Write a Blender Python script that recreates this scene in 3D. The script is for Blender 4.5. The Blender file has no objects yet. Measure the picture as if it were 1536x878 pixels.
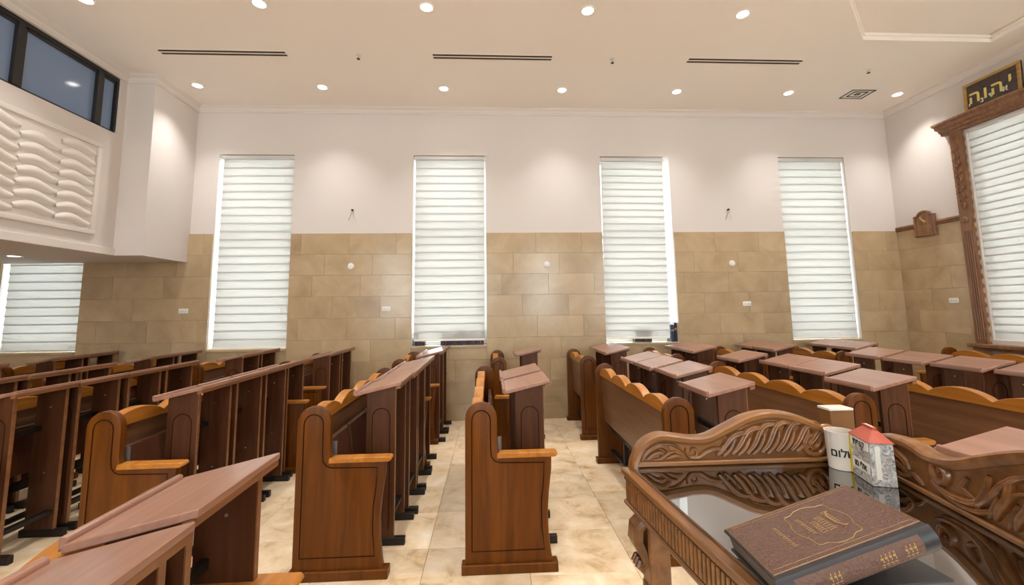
import bpy, bmesh, math, random
from mathutils import Vector, Matrix
random.seed(7)
PI = math.pi
scene = bpy.context.scene
COL = scene.collection

# ------------------------------------------------------------------ camera
def make_camera():
    yaw, pitch, roll = 0.051, 0.112, -0.0131
    f = Vector((math.sin(yaw)*math.cos(pitch), math.cos(yaw)*math.cos(pitch), math.sin(pitch)))
    r = Vector((math.cos(yaw), -math.sin(yaw), 0)); u = r.cross(f)
    c, s = math.cos(roll), math.sin(roll)
    r2 = c*r + s*u; u2 = -s*r + c*u
    cam = bpy.data.cameras.new('camera'); o = bpy.data.objects.new('camera', cam); COL.objects.link(o)
    m = Matrix((r2, u2, -f)).transposed().to_4x4(); m.translation = (0, 0, 1.5)
    o.matrix_world = m
    cam.sensor_fit = 'HORIZONTAL'; cam.sensor_width = 36; cam.lens = 650/1536*36
    cam.shift_y = -(439-391.156)/1536; cam.clip_start = 0.02
    scene.camera = o
make_camera()

# ------------------------------------------------------------------ world, exposure
DAY = 6.0
LAMP = 34.0
scene.view_settings.view_transform = 'Standard'; scene.view_settings.look = 'None'
scene.view_settings.gamma = 1; scene.view_settings.use_curve_mapping = False
scene.view_settings.exposure = 1.48
scene.cycles.max_bounces = 14; scene.cycles.diffuse_bounces = 8; scene.cycles.sample_clamp_indirect = 6
w = bpy.data.worlds.new('world'); scene.world = w; w.use_nodes = True
bg = w.node_tree.nodes['Background']
bg.inputs[0].default_value = (0.92, 0.97, 1.0, 1); bg.inputs[1].default_value = DAY
def portal(loc, rot, sx, sy):
    l = bpy.data.lights.new('window_portal', 'AREA'); l.shape = 'RECTANGLE'; l.size = sx; l.size_y = sy
    l.cycles.is_portal = True
    o = bpy.data.objects.new('window_portal', l); COL.objects.link(o); o.location = loc; o.rotation_euler = rot

# ------------------------------------------------------------------ room numbers
WY, WX, WL, WF = 6.156, 6.136, -8.2, -4.0       # back wall, right wall, left wall, front wall
ZC, ZW, ZS, ZT = 4.448, 2.596, 1.005, 3.748      # ceiling, wainscot, sill, window head
W0, WP, WW = -3.832, 2.735, 1.044                # first window x, pitch, width
ZB = 2.2                                          # balcony soffit
for i in range(-1, 4):
    portal((W0+WP*i+WW/2, WY+.33, (ZS+ZT)/2), (-PI/2, 0, 0), WW, ZT-ZS)
portal((WX+.33, 3.97, 2.4), (0, PI/2, 0), 2.7, 2.3)
for i in range(4):
    portal((-4.0+WP*i+.5, WF-.33, 2.4), (PI/2, 0, 0), 1.0, 2.7)

# ------------------------------------------------------------------ materials
def sr(r, g, b):
    f = lambda c: (c/255/12.92) if c/255 <= .04045 else ((c/255+.055)/1.055)**2.4
    return (f(r), f(g), f(b), 1)
MATS = {}
def newmat(name):
    m = bpy.data.materials.new(name); m.use_nodes = True; nt = m.node_tree
    b = nt.nodes['Principled BSDF']; MATS[name] = m
    return m, nt, b
def plain(name, col, rough=.5, metal=0, spec=.5, bump=0, bscale=200):
    m, nt, b = newmat(name)
    b.inputs['Base Color'].default_value = col; b.inputs['Roughness'].default_value = rough
    b.inputs['Metallic'].default_value = metal; b.inputs['Specular IOR Level'].default_value = spec
    if bump:
        n = nt.nodes.new('ShaderNodeTexNoise'); n.inputs['Scale'].default_value = bscale
        tc = nt.nodes.new('ShaderNodeTexCoord'); nt.links.new(tc.outputs['Object'], n.inputs['Vector'])
        bp = nt.nodes.new('ShaderNodeBump'); bp.inputs['Strength'].default_value = bump; bp.inputs['Distance'].default_value = .01
        nt.links.new(n.outputs['Fac'], bp.inputs['Height']); nt.links.new(bp.outputs['Normal'], b.inputs['Normal'])
    return m
def wood(name, dark, light, axis, rough=.3, scale=1.0, coat=.2, spec=.5):
    m, nt, b = newmat(name); L = nt.links
    tc = nt.nodes.new('ShaderNodeTexCoord'); mp = nt.nodes.new('ShaderNodeMapping')
    sc = [14*scale]*3; sc['xyz'.index(axis)] = 1.1*scale
    mp.inputs['Scale'].default_value = sc; L.new(tc.outputs['Object'], mp.inputs['Vector'])
    oi = nt.nodes.new('ShaderNodeObjectInfo'); ad = nt.nodes.new('ShaderNodeVectorMath'); ad.operation = 'ADD'
    ml = nt.nodes.new('ShaderNodeMath'); ml.operation = 'MULTIPLY'; ml.inputs[1].default_value = 37
    L.new(oi.outputs['Random'], ml.inputs[0]); L.new(mp.outputs['Vector'], ad.inputs[0]); L.new(ml.outputs[0], ad.inputs[1])
    n1 = nt.nodes.new('ShaderNodeTexNoise'); n1.inputs['Scale'].default_value = 1.6; n1.inputs['Detail'].default_value = 5; n1.inputs['Distortion'].default_value = .8
    L.new(ad.outputs[0], n1.inputs['Vector'])
    cr = nt.nodes.new('ShaderNodeValToRGB'); cr.color_ramp.elements[0].position = .3; cr.color_ramp.elements[1].position = .72
    cr.color_ramp.elements[0].color = dark; cr.color_ramp.elements[1].color = light
    L.new(n1.outputs['Fac'], cr.inputs['Fac'])
    hv = nt.nodes.new('ShaderNodeHueSaturation'); mr = nt.nodes.new('ShaderNodeMapRange')
    mr.inputs['To Min'].default_value = .88; mr.inputs['To Max'].default_value = 1.12
    L.new(oi.outputs['Random'], mr.inputs['Value']); L.new(mr.outputs[0], hv.inputs['Value']); L.new(cr.outputs['Color'], hv.inputs['Color'])
    L.new(hv.outputs['Color'], b.inputs['Base Color'])
    b.inputs['Roughness'].default_value = rough; b.inputs['Coat Weight'].default_value = coat; b.inputs['Specular IOR Level'].default_value = spec; b.inputs['Coat Roughness'].default_value = .15
    bp = nt.nodes.new('ShaderNodeBump'); bp.inputs['Strength'].default_value = .08; bp.inputs['Distance'].default_value = .004
    L.new(n1.outputs['Fac'], bp.inputs['Height']); L.new(bp.outputs['Normal'], b.inputs['Normal'])
    return m
def stone(name, cols, scale, rough, vein=.5, bump=.05, seed_scale=50, val=(.93, 1.06)):
    m, nt, b = newmat(name); L = nt.links
    tc = nt.nodes.new('ShaderNodeTexCoord'); oi = nt.nodes.new('ShaderNodeObjectInfo')
    ml = nt.nodes.new('ShaderNodeMath'); ml.operation = 'MULTIPLY'; ml.inputs[1].default_value = seed_scale; L.new(oi.outputs['Random'], ml.inputs[0])
    ad = nt.nodes.new('ShaderNodeVectorMath'); ad.operation = 'ADD'; L.new(tc.outputs['Object'], ad.inputs[0]); L.new(ml.outputs[0], ad.inputs[1])
    n1 = nt.nodes.new('ShaderNodeTexNoise'); n1.inputs['Scale'].default_value = scale; n1.inputs['Detail'].default_value = 8; n1.inputs['Roughness'].default_value = .62; n1.inputs['Distortion'].default_value = vein
    L.new(ad.outputs[0], n1.inputs['Vector'])
    cr = nt.nodes.new('ShaderNodeValToRGB'); e = cr.color_ramp.elements
    e[0].position = .28; e[0].color = cols[0]; e[1].position = .74; e[1].color = cols[-1]
    for i, c in enumerate(cols[1:-1]):
        k = e.new(.28+.46*(i+1)/(len(cols)-1)); k.color = c
    L.new(n1.outputs['Fac'], cr.inputs['Fac'])
    hv = nt.nodes.new('ShaderNodeHueSaturation'); mr = nt.nodes.new('ShaderNodeMapRange')
    mr.inputs['To Min'].default_value = val[0]; mr.inputs['To Max'].default_value = val[1]
    L.new(oi.outputs['Random'], mr.inputs['Value']); L.new(mr.outputs[0], hv.inputs['Value']); L.new(cr.outputs['Color'], hv.inputs['Color'])
    L.new(hv.outputs['Color'], b.inputs['Base Color']); b.inputs['Roughness'].default_value = rough
    bp = nt.nodes.new('ShaderNodeBump'); bp.inputs['Strength'].default_value = bump; bp.inputs['Distance'].default_value = .005
    L.new(n1.outputs['Fac'], bp.inputs['Height']); L.new(bp.outputs['Normal'], b.inputs['Normal'])
    return m
def emit(name, col, strength):
    m, nt, b = newmat(name)
    b.inputs['Base Color'].default_value = (0, 0, 0, 1)
    b.inputs['Emission Color'].default_value = col; b.inputs['Emission Strength'].default_value = strength
    return m
plain('plaster', sr(218, 211, 206), .75, spec=.2, bump=.03, bscale=60)
plain('ceiling_paint', sr(242, 235, 228), .85, spec=.2)
plain('white_trim', sr(226, 219, 213), .6, spec=.3)
wood('pew_wood', sr(80, 41, 3), sr(110, 60, 8), 'z', .36, coat=.0, spec=.22)
wood('pew_wood_long', sr(104, 70, 46), sr(130, 92, 64), 'y', .36, coat=.05, spec=.4)
wood('rail_wood', sr(150, 92, 28), sr(184, 122, 50), 'y', .3, coat=.05, spec=.35)
wood('desk_wood', sr(72, 42, 26), sr(94, 58, 38), 'z', .34, coat=0, spec=.25)
wood('desk_top_wood', sr(140, 102, 85), sr(164, 122, 103), 'y', .3)
wood('edge_wood', sr(116, 76, 46), sr(142, 96, 60), 'y', .35)
wood('seat_wood', sr(72, 42, 28), sr(94, 58, 40), 'z', .36)
wood('lectern_wood', sr(104, 66, 32), sr(146, 98, 54), 'y', .28)
wood('lectern_wood_x', sr(104, 66, 32), sr(146, 98, 54), 'x', .28)
wood('carved_wood', sr(92, 56, 24), sr(138, 88, 44), 'x', .24)
wood('frame_wood', sr(112, 76, 50), sr(150, 106, 74), 'z', .4, coat=.05)
plain('dark_metal', sr(34, 28, 25), .42, metal=.3)
plain('steel', sr(110, 108, 105), .4, metal=.6)
plain('groove', sr(50, 26, 8), .9, spec=.05)
plain('screw', sr(190, 180, 165), .3, metal=.9)
stone('floor_stone', [sr(176, 146, 106), sr(220, 194, 156), sr(234, 213, 182), sr(243, 230, 210)], 5.0, .3, .45, val=(.9, 1.1))
stone('wall_stone', [sr(168, 143, 110), sr(182, 158, 124), sr(190, 167, 133), sr(198, 177, 145)], 2.2, .2, .6, bump=.02, val=(.94, 1.05))
plain('grout', sr(176, 152, 118), .8)
plain('floor_grout', sr(160, 140, 110), .8)
plain('black_frame', sr(38, 36, 36), .4)
plain('tinted_glass', sr(122, 146, 182), .1, spec=.6)
plain('aluminium', sr(215, 215, 213), .45, metal=.2)
plain('white_plastic', sr(238, 236, 230), .4)
plain('slot_dark', sr(70, 58, 48), .8)
emit('lamp_glow', (1, .96, .9, 1), 7)
plain('bottom_bar', sr(236, 234, 226), .5)
def blind_mat(name, col, trans, refl=.62):
    m, nt, b = newmat(name); L = nt.links
    out = nt.nodes['Material Output']; d = nt.nodes.new('ShaderNodeBsdfDiffuse'); t = nt.nodes.new('ShaderNodeBsdfTranslucent'); x = nt.nodes.new('ShaderNodeMixShader')
    wv = nt.nodes.new('ShaderNodeTexNoise'); wv.inputs['Scale'].default_value = 300
    mx = nt.nodes.new('ShaderNodeMixRGB'); mx.inputs[1].default_value = col; mx.inputs[2].default_value = tuple(c*.93 for c in col[:3])+(1,)
    L.new(wv.outputs['Fac'], mx.inputs[0]); L.new(mx.outputs[0], t.inputs[0]); d.inputs[0].default_value = tuple(c*refl for c in col[:3])+(1,)
    x.inputs[0].default_value = trans; L.new(d.outputs[0], x.inputs[1]); L.new(t.outputs[0], x.inputs[2]); L.new(x.outputs[0], out.inputs[0])
    return m
blind_mat('blind_fabric', sr(246, 244, 240), .30)
def pane_mat():
    m, nt, b = newmat('pane'); L = nt.links; out = nt.nodes['Material Output']
    t = nt.nodes.new('ShaderNodeBsdfTransparent'); t.inputs[0].default_value = (.93, .96, .96, 1)
    g = nt.nodes.new('ShaderNodeBsdfGlossy'); g.inputs['Roughness'].default_value = .02
    fr = nt.nodes.new('ShaderNodeFresnel'); fr.inputs[0].default_value = 1.45; x = nt.nodes.new('ShaderNodeMixShader')
    L.new(fr.outputs[0], x.inputs[0]); L.new(t.outputs[0], x.inputs[1]); L.new(g.outputs[0], x.inputs[2]); L.new(x.outputs[0], out.inputs[0])
pane_mat()
def glass_top_mat():
    m, nt, b = newmat('glass_top'); L = nt.links; out = nt.nodes['Material Output']
    t = nt.nodes.new('ShaderNodeBsdfTransparent'); t.inputs[0].default_value = (.86, .9, .88, 1)
    g = nt.nodes.new('ShaderNodeBsdfGlossy'); g.inputs['Roughness'].default_value = .015
    fr = nt.nodes.new('ShaderNodeFresnel'); fr.inputs[0].default_value = 10; x = nt.nodes.new('ShaderNodeMixShader')
    L.new(fr.outputs[0], x.inputs[0]); L.new(t.outputs[0], x.inputs[1]); L.new(g.outputs[0], x.inputs[2]); L.new(x.outputs[0], out.inputs[0])
glass_top_mat()

# ------------------------------------------------------------------ mesh helpers
class MB:
    def __init__(s): s.v = []; s.f = []; s.mi = []
    def add(s, verts, faces, mi=0):
        k = len(s.v); s.v += [tuple(v) for v in verts]
        for f in faces: s.f.append(tuple(i+k for i in f)); s.mi.append(mi)
        return s
    def box(s, x0, x1, y0, y1, z0, z1, mi=0):
        v = [(x0, y0, z0), (x1, y0, z0), (x1, y1, z0), (x0, y1, z0), (x0, y0, z1), (x1, y0, z1), (x1, y1, z1), (x0, y1, z1)]
        return s.add(v, [(3, 2, 1, 0), (4, 5, 6, 7), (0, 1, 5, 4), (1, 2, 6, 5), (2, 3, 7, 6), (3, 0, 4, 7)], mi)
    def prism(s, poly, a, b, axis='y', mi=0):
        """poly of 2D points extruded from a to b along axis: y -> (x,z); x -> (y,z); z -> (x,y)"""
        n = len(poly)
        def P(p, t): return {'y': (p[0], t, p[1]), 'x': (t, p[0], p[1]), 'z': (p[0], p[1], t)}[axis]
        v = [P(p, a) for p in poly]+[P(p, b) for p in poly]
        f = [tuple(range(n)), tuple(range(2*n-1, n-1, -1))]+[(i, i+n, (i+1) % n+n, (i+1) % n) for i in range(n)]
        return s.add(v, f, mi)
    def tube(s, pts, r, n=6, closed=False, mi=0):
        pts = [Vector(p) for p in pts]; N = len(pts); rr = r if isinstance(r, (list, tuple)) else [r]*N
        rings = []; up = None
        for i, p in enumerate(pts):
            if closed: t = pts[(i+1) % N]-pts[i-1]
            else: t = pts[min(i+1, N-1)]-pts[max(i-1, 0)]
            t.normalize()
            if up is None: up = t.orthogonal().normalized()
            up = (up-t*up.dot(t)); up = up.normalized() if up.length > 1e-6 else t.orthogonal().normalized()
            sd = t.cross(up)
            rings.append([p+rr[i]*(math.cos(2*PI*k/n)*up+math.sin(2*PI*k/n)*sd) for k in range(n)])
        v = [q for ring in rings for q in ring]; f = []
        for i in range(N if closed else N-1):
            j = (i+1) % N
            for k in range(n):
                f.append((i*n+k, i*n+(k+1) % n, j*n+(k+1) % n, j*n+k))
        if not closed:
            f.append(tuple(range(n-1, -1, -1))); f.append(tuple((N-1)*n+k for k in range(n)))
        return s.add(v, f, mi)
    def lathe(s, prof, n=24, cx=0, cy=0, mi=0):
        v = [(cx+r*math.cos(2*PI*k/n), cy+r*math.sin(2*PI*k/n), z) for r, z in prof for k in range(n)]
        f = []
        for i in range(len(prof)-1):
            for k in range(n): f.append((i*n+k, i*n+(k+1) % n, (i+1)*n+(k+1) % n, (i+1)*n+k))
        f.append(tuple(range(n-1, -1, -1))); f.append(tuple((len(prof)-1)*n+k for k in range(n)))
        return s.add(v, f, mi)
    def xf(s, M): s.v = [tuple(M @ Vector(p)) for p in s.v]; return s
    def mesh(s, name, mat, bevel=0, seg=1, smooth=True, ang=35):
        me = bpy.data.meshes.new(name); me.from_pydata(s.v, [], s.f)
        bm = bmesh.new(); bm.from_mesh(me)
        for i, f in enumerate(bm.faces): f.material_index = s.mi[i]
        bmesh.ops.recalc_face_normals(bm, faces=bm.faces)
        if bevel:
            ed = [e for e in bm.edges if len(e.link_faces) == 2 and e.calc_face_angle(0) > math.radians(40)]
            bmesh.ops.bevel(bm, geom=ed, offset=bevel, segments=seg, affect='EDGES', profile=.6, clamp_overlap=True)
        bm.to_mesh(me); bm.free()
        for m in (mat if isinstance(mat, (list, tuple)) else [mat]): me.materials.append(MATS[m])
        if smooth:
            me.shade_smooth(); me.set_sharp_from_angle(angle=math.radians(ang))
        return me
    def build(s, name, mat, parent=None, **k): return link(name, s.mesh(name, mat, **k), parent)
def link(name, me, parent=None, loc=None, rot=None):
    o = bpy.data.objects.new(name, me); COL.objects.link(o)
    if parent: o.parent = parent
    if loc is not None: o.location = loc
    if rot is not None: o.rotation_euler = rot
    return o
def tag(o, label, cat, group=None):
    o['label'] = label; o['category'] = cat
    if group: o['group'] = group
    return o
def struct(o, label=None):
    o['kind'] = 'structure'
    if label: o['label'] = label
    return o
def thing(name, label, cat, loc=(0, 0, 0), rz=0, group=None):
    o = bpy.data.objects.new(name, None); COL.objects.link(o); o.location = loc; o.rotation_euler = (0, 0, rz); o.empty_display_size = .1
    return tag(o, label, cat, group)
def copy_tree(o, parent=None):
    c = o.copy(); COL.objects.link(c); c.parent = parent
    for ch in list(o.children): copy_tree(ch, c)
    return c
def arc(cx, cz, r, a0, a1, n):
    return [(cx+r*math.cos(a0+(a1-a0)*i/n), cz+r*math.sin(a0+(a1-a0)*i/n)) for i in range(n+1)]
def text_mesh(body, size, mat, extrude=.001, bold=0):
    cu = bpy.data.curves.new('lettering', 'FONT'); cu.body = body; cu.size = size; cu.extrude = extrude; cu.offset = bold
    cu.align_x = 'CENTER'; cu.align_y = 'CENTER'
    o = bpy.data.objects.new('lettering', cu); COL.objects.link(o)
    dg = bpy.context.evaluated_depsgraph_get(); me = bpy.data.meshes.new_from_object(o.evaluated_get(dg))
    bpy.data.objects.remove(o); bpy.data.curves.remove(cu)
    me.materials.clear(); me.materials.append(MATS[mat]); me.name = 'lettering'
    return me
def ORD(n): return ['first', 'second', 'third', 'fourth', 'fifth', 'sixth', 'seventh', 'eighth', 'ninth', 'tenth', 'eleventh', 'twelfth', 'thirteenth', 'fourteenth', 'fifteenth', 'sixteenth', 'seventeenth', 'eighteenth', 'nineteenth', 'twentieth', 'last', 'last', 'last'][n]

# ------------------------------------------------------------------ floor
fl = struct(MB().box(WL-.2, WX+.4, WF-.4, WY+.4, -.12, -.006).build('floor', 'floor_grout', smooth=False), 'pale beige travertine tile floor')
TX, TY = .615, .49
tile_me = MB().box(-TX/2+.0012, TX/2-.0012, -TY/2+.0012, TY/2-.0012, -.03, 0).mesh('tile', 'floor_stone', bevel=.0015)
rest = MB()
x0, y0 = -.4, 2.63
ci = 0
for i in range(-14, 12):
    xx = x0+TX*(i+.5)
    if xx-TX/2 < WL or xx+TX/2 > WX: continue
    off = random.choice([0, .12, .245, .33])
    for j in range(-14, 9):
        yy = y0+TY*(j+.5)+off
        if yy-TY/2 < WF or yy-TY/2 > WY-.03: continue
        yend = min(yy+TY/2, WY)
        if -3.8 < xx < 6 and 1.5 < yy and yy+TY/2 <= WY:
            link('tile', tile_me, fl, (xx, yy, 0)); ci += 1
        elif yend-(yy-TY/2) > .02:
            rest.box(xx-TX/2+.0012, xx+TX/2-.0012, yy-TY/2+.0012, yend-.0012, -.03, 0)
ro = rest.build('tile_field', 'floor_stone', fl, smooth=False); ro['kind'] = 'stuff'

# ------------------------------------------------------------------ walls
wins = [W0+WP*i for i in range(-1, 4)]
mb = MB(); TH = .36
edges = [WL]+[e for x in wins for e in (x, x+WW)]+[WX+.4]
for a, b in zip(edges[::2], edges[1::2]): mb.box(a, b, WY, WY+TH, -.006, ZC+.3)
for x in wins:
    mb.box(x, x+WW, WY, WY+TH, -.006, ZS); mb.box(x, x+WW, WY, WY+TH, ZT, ZC+.3)
wall_back = struct(mb.build('wall_back', 'plaster', smooth=False), 'white plaster window wall with a beige stone wainscot')
RWY0, RWY1, RWZ0, RWZ1 = 2.75, 5.07, 1.05, 3.74
mb = MB(); mb.box(WX, WX+TH, RWY1, WY, -.006, ZC+.3); mb.box(WX, WX+TH, WF, RWY0, -.006, ZC+.3)
mb.box(WX, WX+TH, RWY0, RWY1, -.006, RWZ0); mb.box(WX, WX+TH, RWY0, RWY1, RWZ1, ZC+.3)
wall_right = struct(mb.build('wall_right', 'plaster', smooth=False), 'white plaster side wall with a beige stone wainscot')
struct(MB().box(WL-.2, WL, WF, WY, -.006, ZC+.3).build('wall_left', 'plaster', smooth=False), 'white plaster wall below the balcony')
mb = MB(); fw = [-4.0+WP*i for i in range(4)]; fe = [WL]+[e for x in fw for e in (x, x+1.0)]+[WX+.4]
for a, b in zip(fe[::2], fe[1::2]): mb.box(a, b, WF-TH, WF, -.006, ZC+.3)
for x in fw: mb.box(x, x+1, WF-TH, WF, -.006, ZS); mb.box(x, x+1, WF-TH, WF, ZT, ZC+.3)
struct(mb.build('wall_front', 'plaster', smooth=False), 'white plaster wall behind the viewer')

# wainscot stones, each its own slab proud of the plaster
RH = .297
stone_cache = {}
def stone_slab(parent, axis, u0, u1, z0, z1, at):
    key = (axis, round(u1-u0, 3), round(z1-z0, 3))
    if key not in stone_cache:
        a, h = (u1-u0)/2-.0008, (z1-z0)/2-.0008
        m = MB().box(-a, a, -.018, 0, -h, h) if axis == 'x' else MB().box(-.018, 0, -a, a, -h, h)
        stone_cache[key] = m.mesh('stone', 'wall_stone', bevel=.0012)
    jut = random.uniform(-.0012, 0)
    loc = ((u0+u1)/2, at+jut, (z0+z1)/2) if axis == 'x' else (at+jut, (u0+u1)/2, (z0+z1)/2)
    link('stone', stone_cache[key], parent, loc)
rows = []; z = ZW
while z > .02: rows.append((max(z-RH, 0), z)); z -= RH
def clad(parent, axis, u0, u1, at, holes, rows):
    for ri, (za, zb) in enumerate(rows):
        spans = [(u0, u1)]
        if zb > ZS+.01:
            for h0, h1 in holes:
                spans = [s for a, b in spans for s in ((a, min(b, h0)), (max(a, h1), b)) if s[1]-s[0] > .005]
        for a, b in spans:
            za2 = za
            if holes and zb > ZS+.01 and za < ZS: za2 = za
            ph = [.0, .33, .17, .45][ri % 4]
            u = math.floor((a-ph)/.66)*.66+ph
            cuts = [a]
            while u < b-.08:
                if u > a+.08: cuts.append(u)
                u += .66
            cuts.append(b)
            for c0, c1 in zip(cuts, cuts[1:]): stone_slab(parent, axis, c0, c1, za2, zb, at)
clad(wall_back, 'x', -7.4, WX, WY, [(x-.004, x+WW+.004) for x in wins], rows)
# stones that lie between sill height and the row line under each window
for x in wins:
    for za, zb in rows:
        if za < ZS < zb: stone_slab(wall_back, 'x', x-.002, x+WW/2, za, ZS-.02, WY); stone_slab(wall_back, 'x', x+WW/2, x+WW+.002, za, ZS-.02, WY)
clad(wall_right, 'y', 2.0, WY-.02, WX, [(RWY0-.02, RWY1+.02)], rows)

# ceiling with a raised tray
tray = [(4.19, 4.34), (5.71, 4.34), (5.71, .5), (2.0, .5), (2.0, 2.4)]
bm = bmesh.new()
def ring(pts, z): return [bm.verts.new((x, y, z)) for x, y in pts]
outer = ring([(WL, WF), (WX, WF), (WX, WY), (WL, WY)], ZC); inner = ring(tray, ZC); top = ring(tray, ZC+.09)
ed = [bm.edges.new((outer[i], outer[(i+1) % 4])) for i in range(4)]+[bm.edges.new((inner[i], inner[(i+1) % 5])) for i in range(5)]
bmesh.ops.triangle_fill(bm, edges=ed, use_beauty=True)
for i in range(5): bm.faces.new((inner[i], inner[(i+1) % 5], top[(i+1) % 5], top[i]))
bm.faces.new(top)
o2 = ring([(WL, WF), (WX, WF), (WX, WY), (WL, WY)], ZC+.3); bm.faces.new(o2)
for i in range(4): bm.faces.new((outer[i], outer[(i+1) % 4], o2[(i+1) % 4], o2[i]))
bmesh.ops.recalc_face_normals(bm, faces=bm.faces)
me = bpy.data.meshes.new('ceiling'); bm.to_mesh(me); bm.free(); me.materials.append(MATS['ceiling_paint'])
ceiling = struct(link('ceiling', me), 'flat white ceiling with a raised tray at right')
mb = MB()
for i in range(5):
    a, b = Vector(tray[i]), Vector(tray[(i+1) % 5]); d = (b-a).normalized(); n = Vector((d.y, -d.x))
    if (Vector((4.5, 2.5))-a).dot(n) < 0: n = -n
    p = [a, b, b-n*.012, a-n*.012]
    q = [a+n*.02, b+n*.02, b, a]
    mb.prism([tuple(v) for v in q], ZC+.045, ZC+.075, 'z')
mb.build('tray_moulding', 'ceiling_paint', ceiling, smooth=False)
# crown mouldings
crown = [(.012*0, 0), (-.085, 0), (-.085, -.012), (-.07, -.02), (-.045, -.034), (-.03, -.056), (-.016, -.066), (-.016, -.08), (0, -.08)]
struct(MB().prism([(WY+p[0], ZC+p[1]) for p in crown], -4.17, WX, 'x').build('trim_1', 'white_trim', ang=20), 'white crown moulding above the window wall')
struct(MB().prism([(WX+p[0], ZC+p[1]) for p in crown], WF, WY, 'y').build('trim_2', 'white_trim', ang=20), 'white crown moulding along the right wall')

# ------------------------------------------------------------------ balcony on the left
BX, CX, CY = -4.5, -4.16, 5.36
bal = MB()
bal.box(WL, BX, WF, WY-.0, ZB, ZB+.16)                      # floor slab
bal.box(BX-.14, BX, WF, WY, ZB+.16, 3.67)                     # parapet
bal.box(BX-.14, BX, WF, WY, 4.37, ZC)                          # lintel
bal.box(BX-.14, BX, 5.27, WY, 3.67, 4.37)
wall_bal = struct(bal.build('wall_balcony', 'plaster', smooth=False), 'white balcony front overhanging the left rows')
struct(MB().box(BX, CX, CY, WY, ZB, ZC).build('wall_column', 'plaster', smooth=False), 'white corner column beside the balcony')
struct(MB().box(BX, BX+.022, WF, CY, ZB, ZB+.085).build('trim_3', 'white_trim', bevel=.004), 'flat white band along the balcony bottom edge')
cm = MB(); K = len(crown)
V = [(x+d*sx, y+d*sy, ZC+pz) for (x, y, sx, sy) in ((BX, WF, 1, 0), (BX, CY, 1, -1), (CX, CY, 1, -1), (CX, WY, 1, 0)) for d, pz in [(-p[0], p[1]) for p in crown]]
F = [(i*K+k, (i+1)*K+k, (i+1)*K+(k+1) % K, i*K+(k+1) % K) for i in range(3) for k in range(K)]+[tuple(range(K)), tuple(3*K+k for k in range(K-1, -1, -1))]
struct(cm.add(V, F).build('trim_4', 'white_trim', ang=20), 'white crown moulding along the balcony and column')
# balcony ribbon window
rib = struct(MB().box(BX-.10, BX-.03, WF, 5.27, 3.67, 3.70).build('window_7', 'black_frame'), 'dark framed ribbon window above the balcony')
MB().box(BX-.10, BX-.02, WF, 5.27, 4.325, 4.37).build('frame_head', 'black_frame', rib, bevel=.003)
ys = [5.27, 5.02, 4.16, 3.3, 2.4]
MB().box(BX-.10, BX-.02, 5.245, 5.27, 3.70, 4.325).build('frame_post', 'black_frame', rib)
for k, y in enumerate(ys[1:]):
    MB().box(BX-.10, BX-.015, y-.035, y+.035, 3.70, 4.325).build('frame_post', 'black_frame', rib, bevel=.003)
for a, b in zip(ys, ys[1:]):
    MB().box(BX-.07, BX-.055, b+.035, a-.035, 3.70, 4.325).build('pane', 'tinted_glass', rib, smooth=False)
    sash = MB()
    sash.box(BX-.065, BX-.035, b+.035, b+.065, 3.70, 4.325); sash.box(BX-.065, BX-.035, b+.035, a-.035, 4.295, 4.325)
    sash.build('sash', 'black_frame', rib)
# relief panel
RY0, RY1, RZ0, RZ1 = 2.96, 5.08, 2.40, 3.47
relief = MB().box(BX-.01, BX+.006, RY0, RY1, RZ0, RZ1).build('relief_panel', 'white_trim', wall_bal, smooth=False)
fr = MB(); fwid = .055
for (a, b, c, d) in ((RY0, RY1, RZ0, RZ0+fwid), (RY0, RY1, RZ1-fwid, RZ1), (RY0, RY0+fwid, RZ0+fwid, RZ1-fwid), (RY1-fwid, RY1, RZ0+fwid, RZ1-fwid)):
    fr.box(BX, BX+.03, a, b, c, d)
fr.build('panel_frame', 'white_trim', wall_bal, bevel=.008, seg=2)
def rib_mesh(w, h, d):
    mb = MB(); nu, nv = 12, 6; V = []
    for i in range(nu+1):
        u = i/nu; env = .45+.55*math.sin(PI*u)**.8
        for j in range(nv+1):
            v = j/nv; prof = math.sin(PI*v)**.7
            zz = (v-.5)*h*env + .035*math.sin(PI*2*(u-.15))*.55
            V.append((d*prof*env, (u-.5)*w, zz))
    F = [(i*(nv+1)+j, (i+1)*(nv+1)+j, (i+1)*(nv+1)+j+1, i*(nv+1)+j+1) for i in range(nu) for j in range(nv)]
    mb.add(V, F); return mb.mesh('rib', 'white_trim', ang=80)
rm = rib_mesh(.40, .118, .045)
cw = .4; col_y = [RY1-fwid-.01-cw*(k+.5) for k in range(5)]
for k, yy in enumerate(col_y):
    for q in range(8):
        zz = RZ0+fwid+.07+q*.116+(.03 if k % 2 else 0)
        if zz > RZ1-fwid-.05: continue
        link('rib', rm, relief, (BX+.004, yy, zz))

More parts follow.
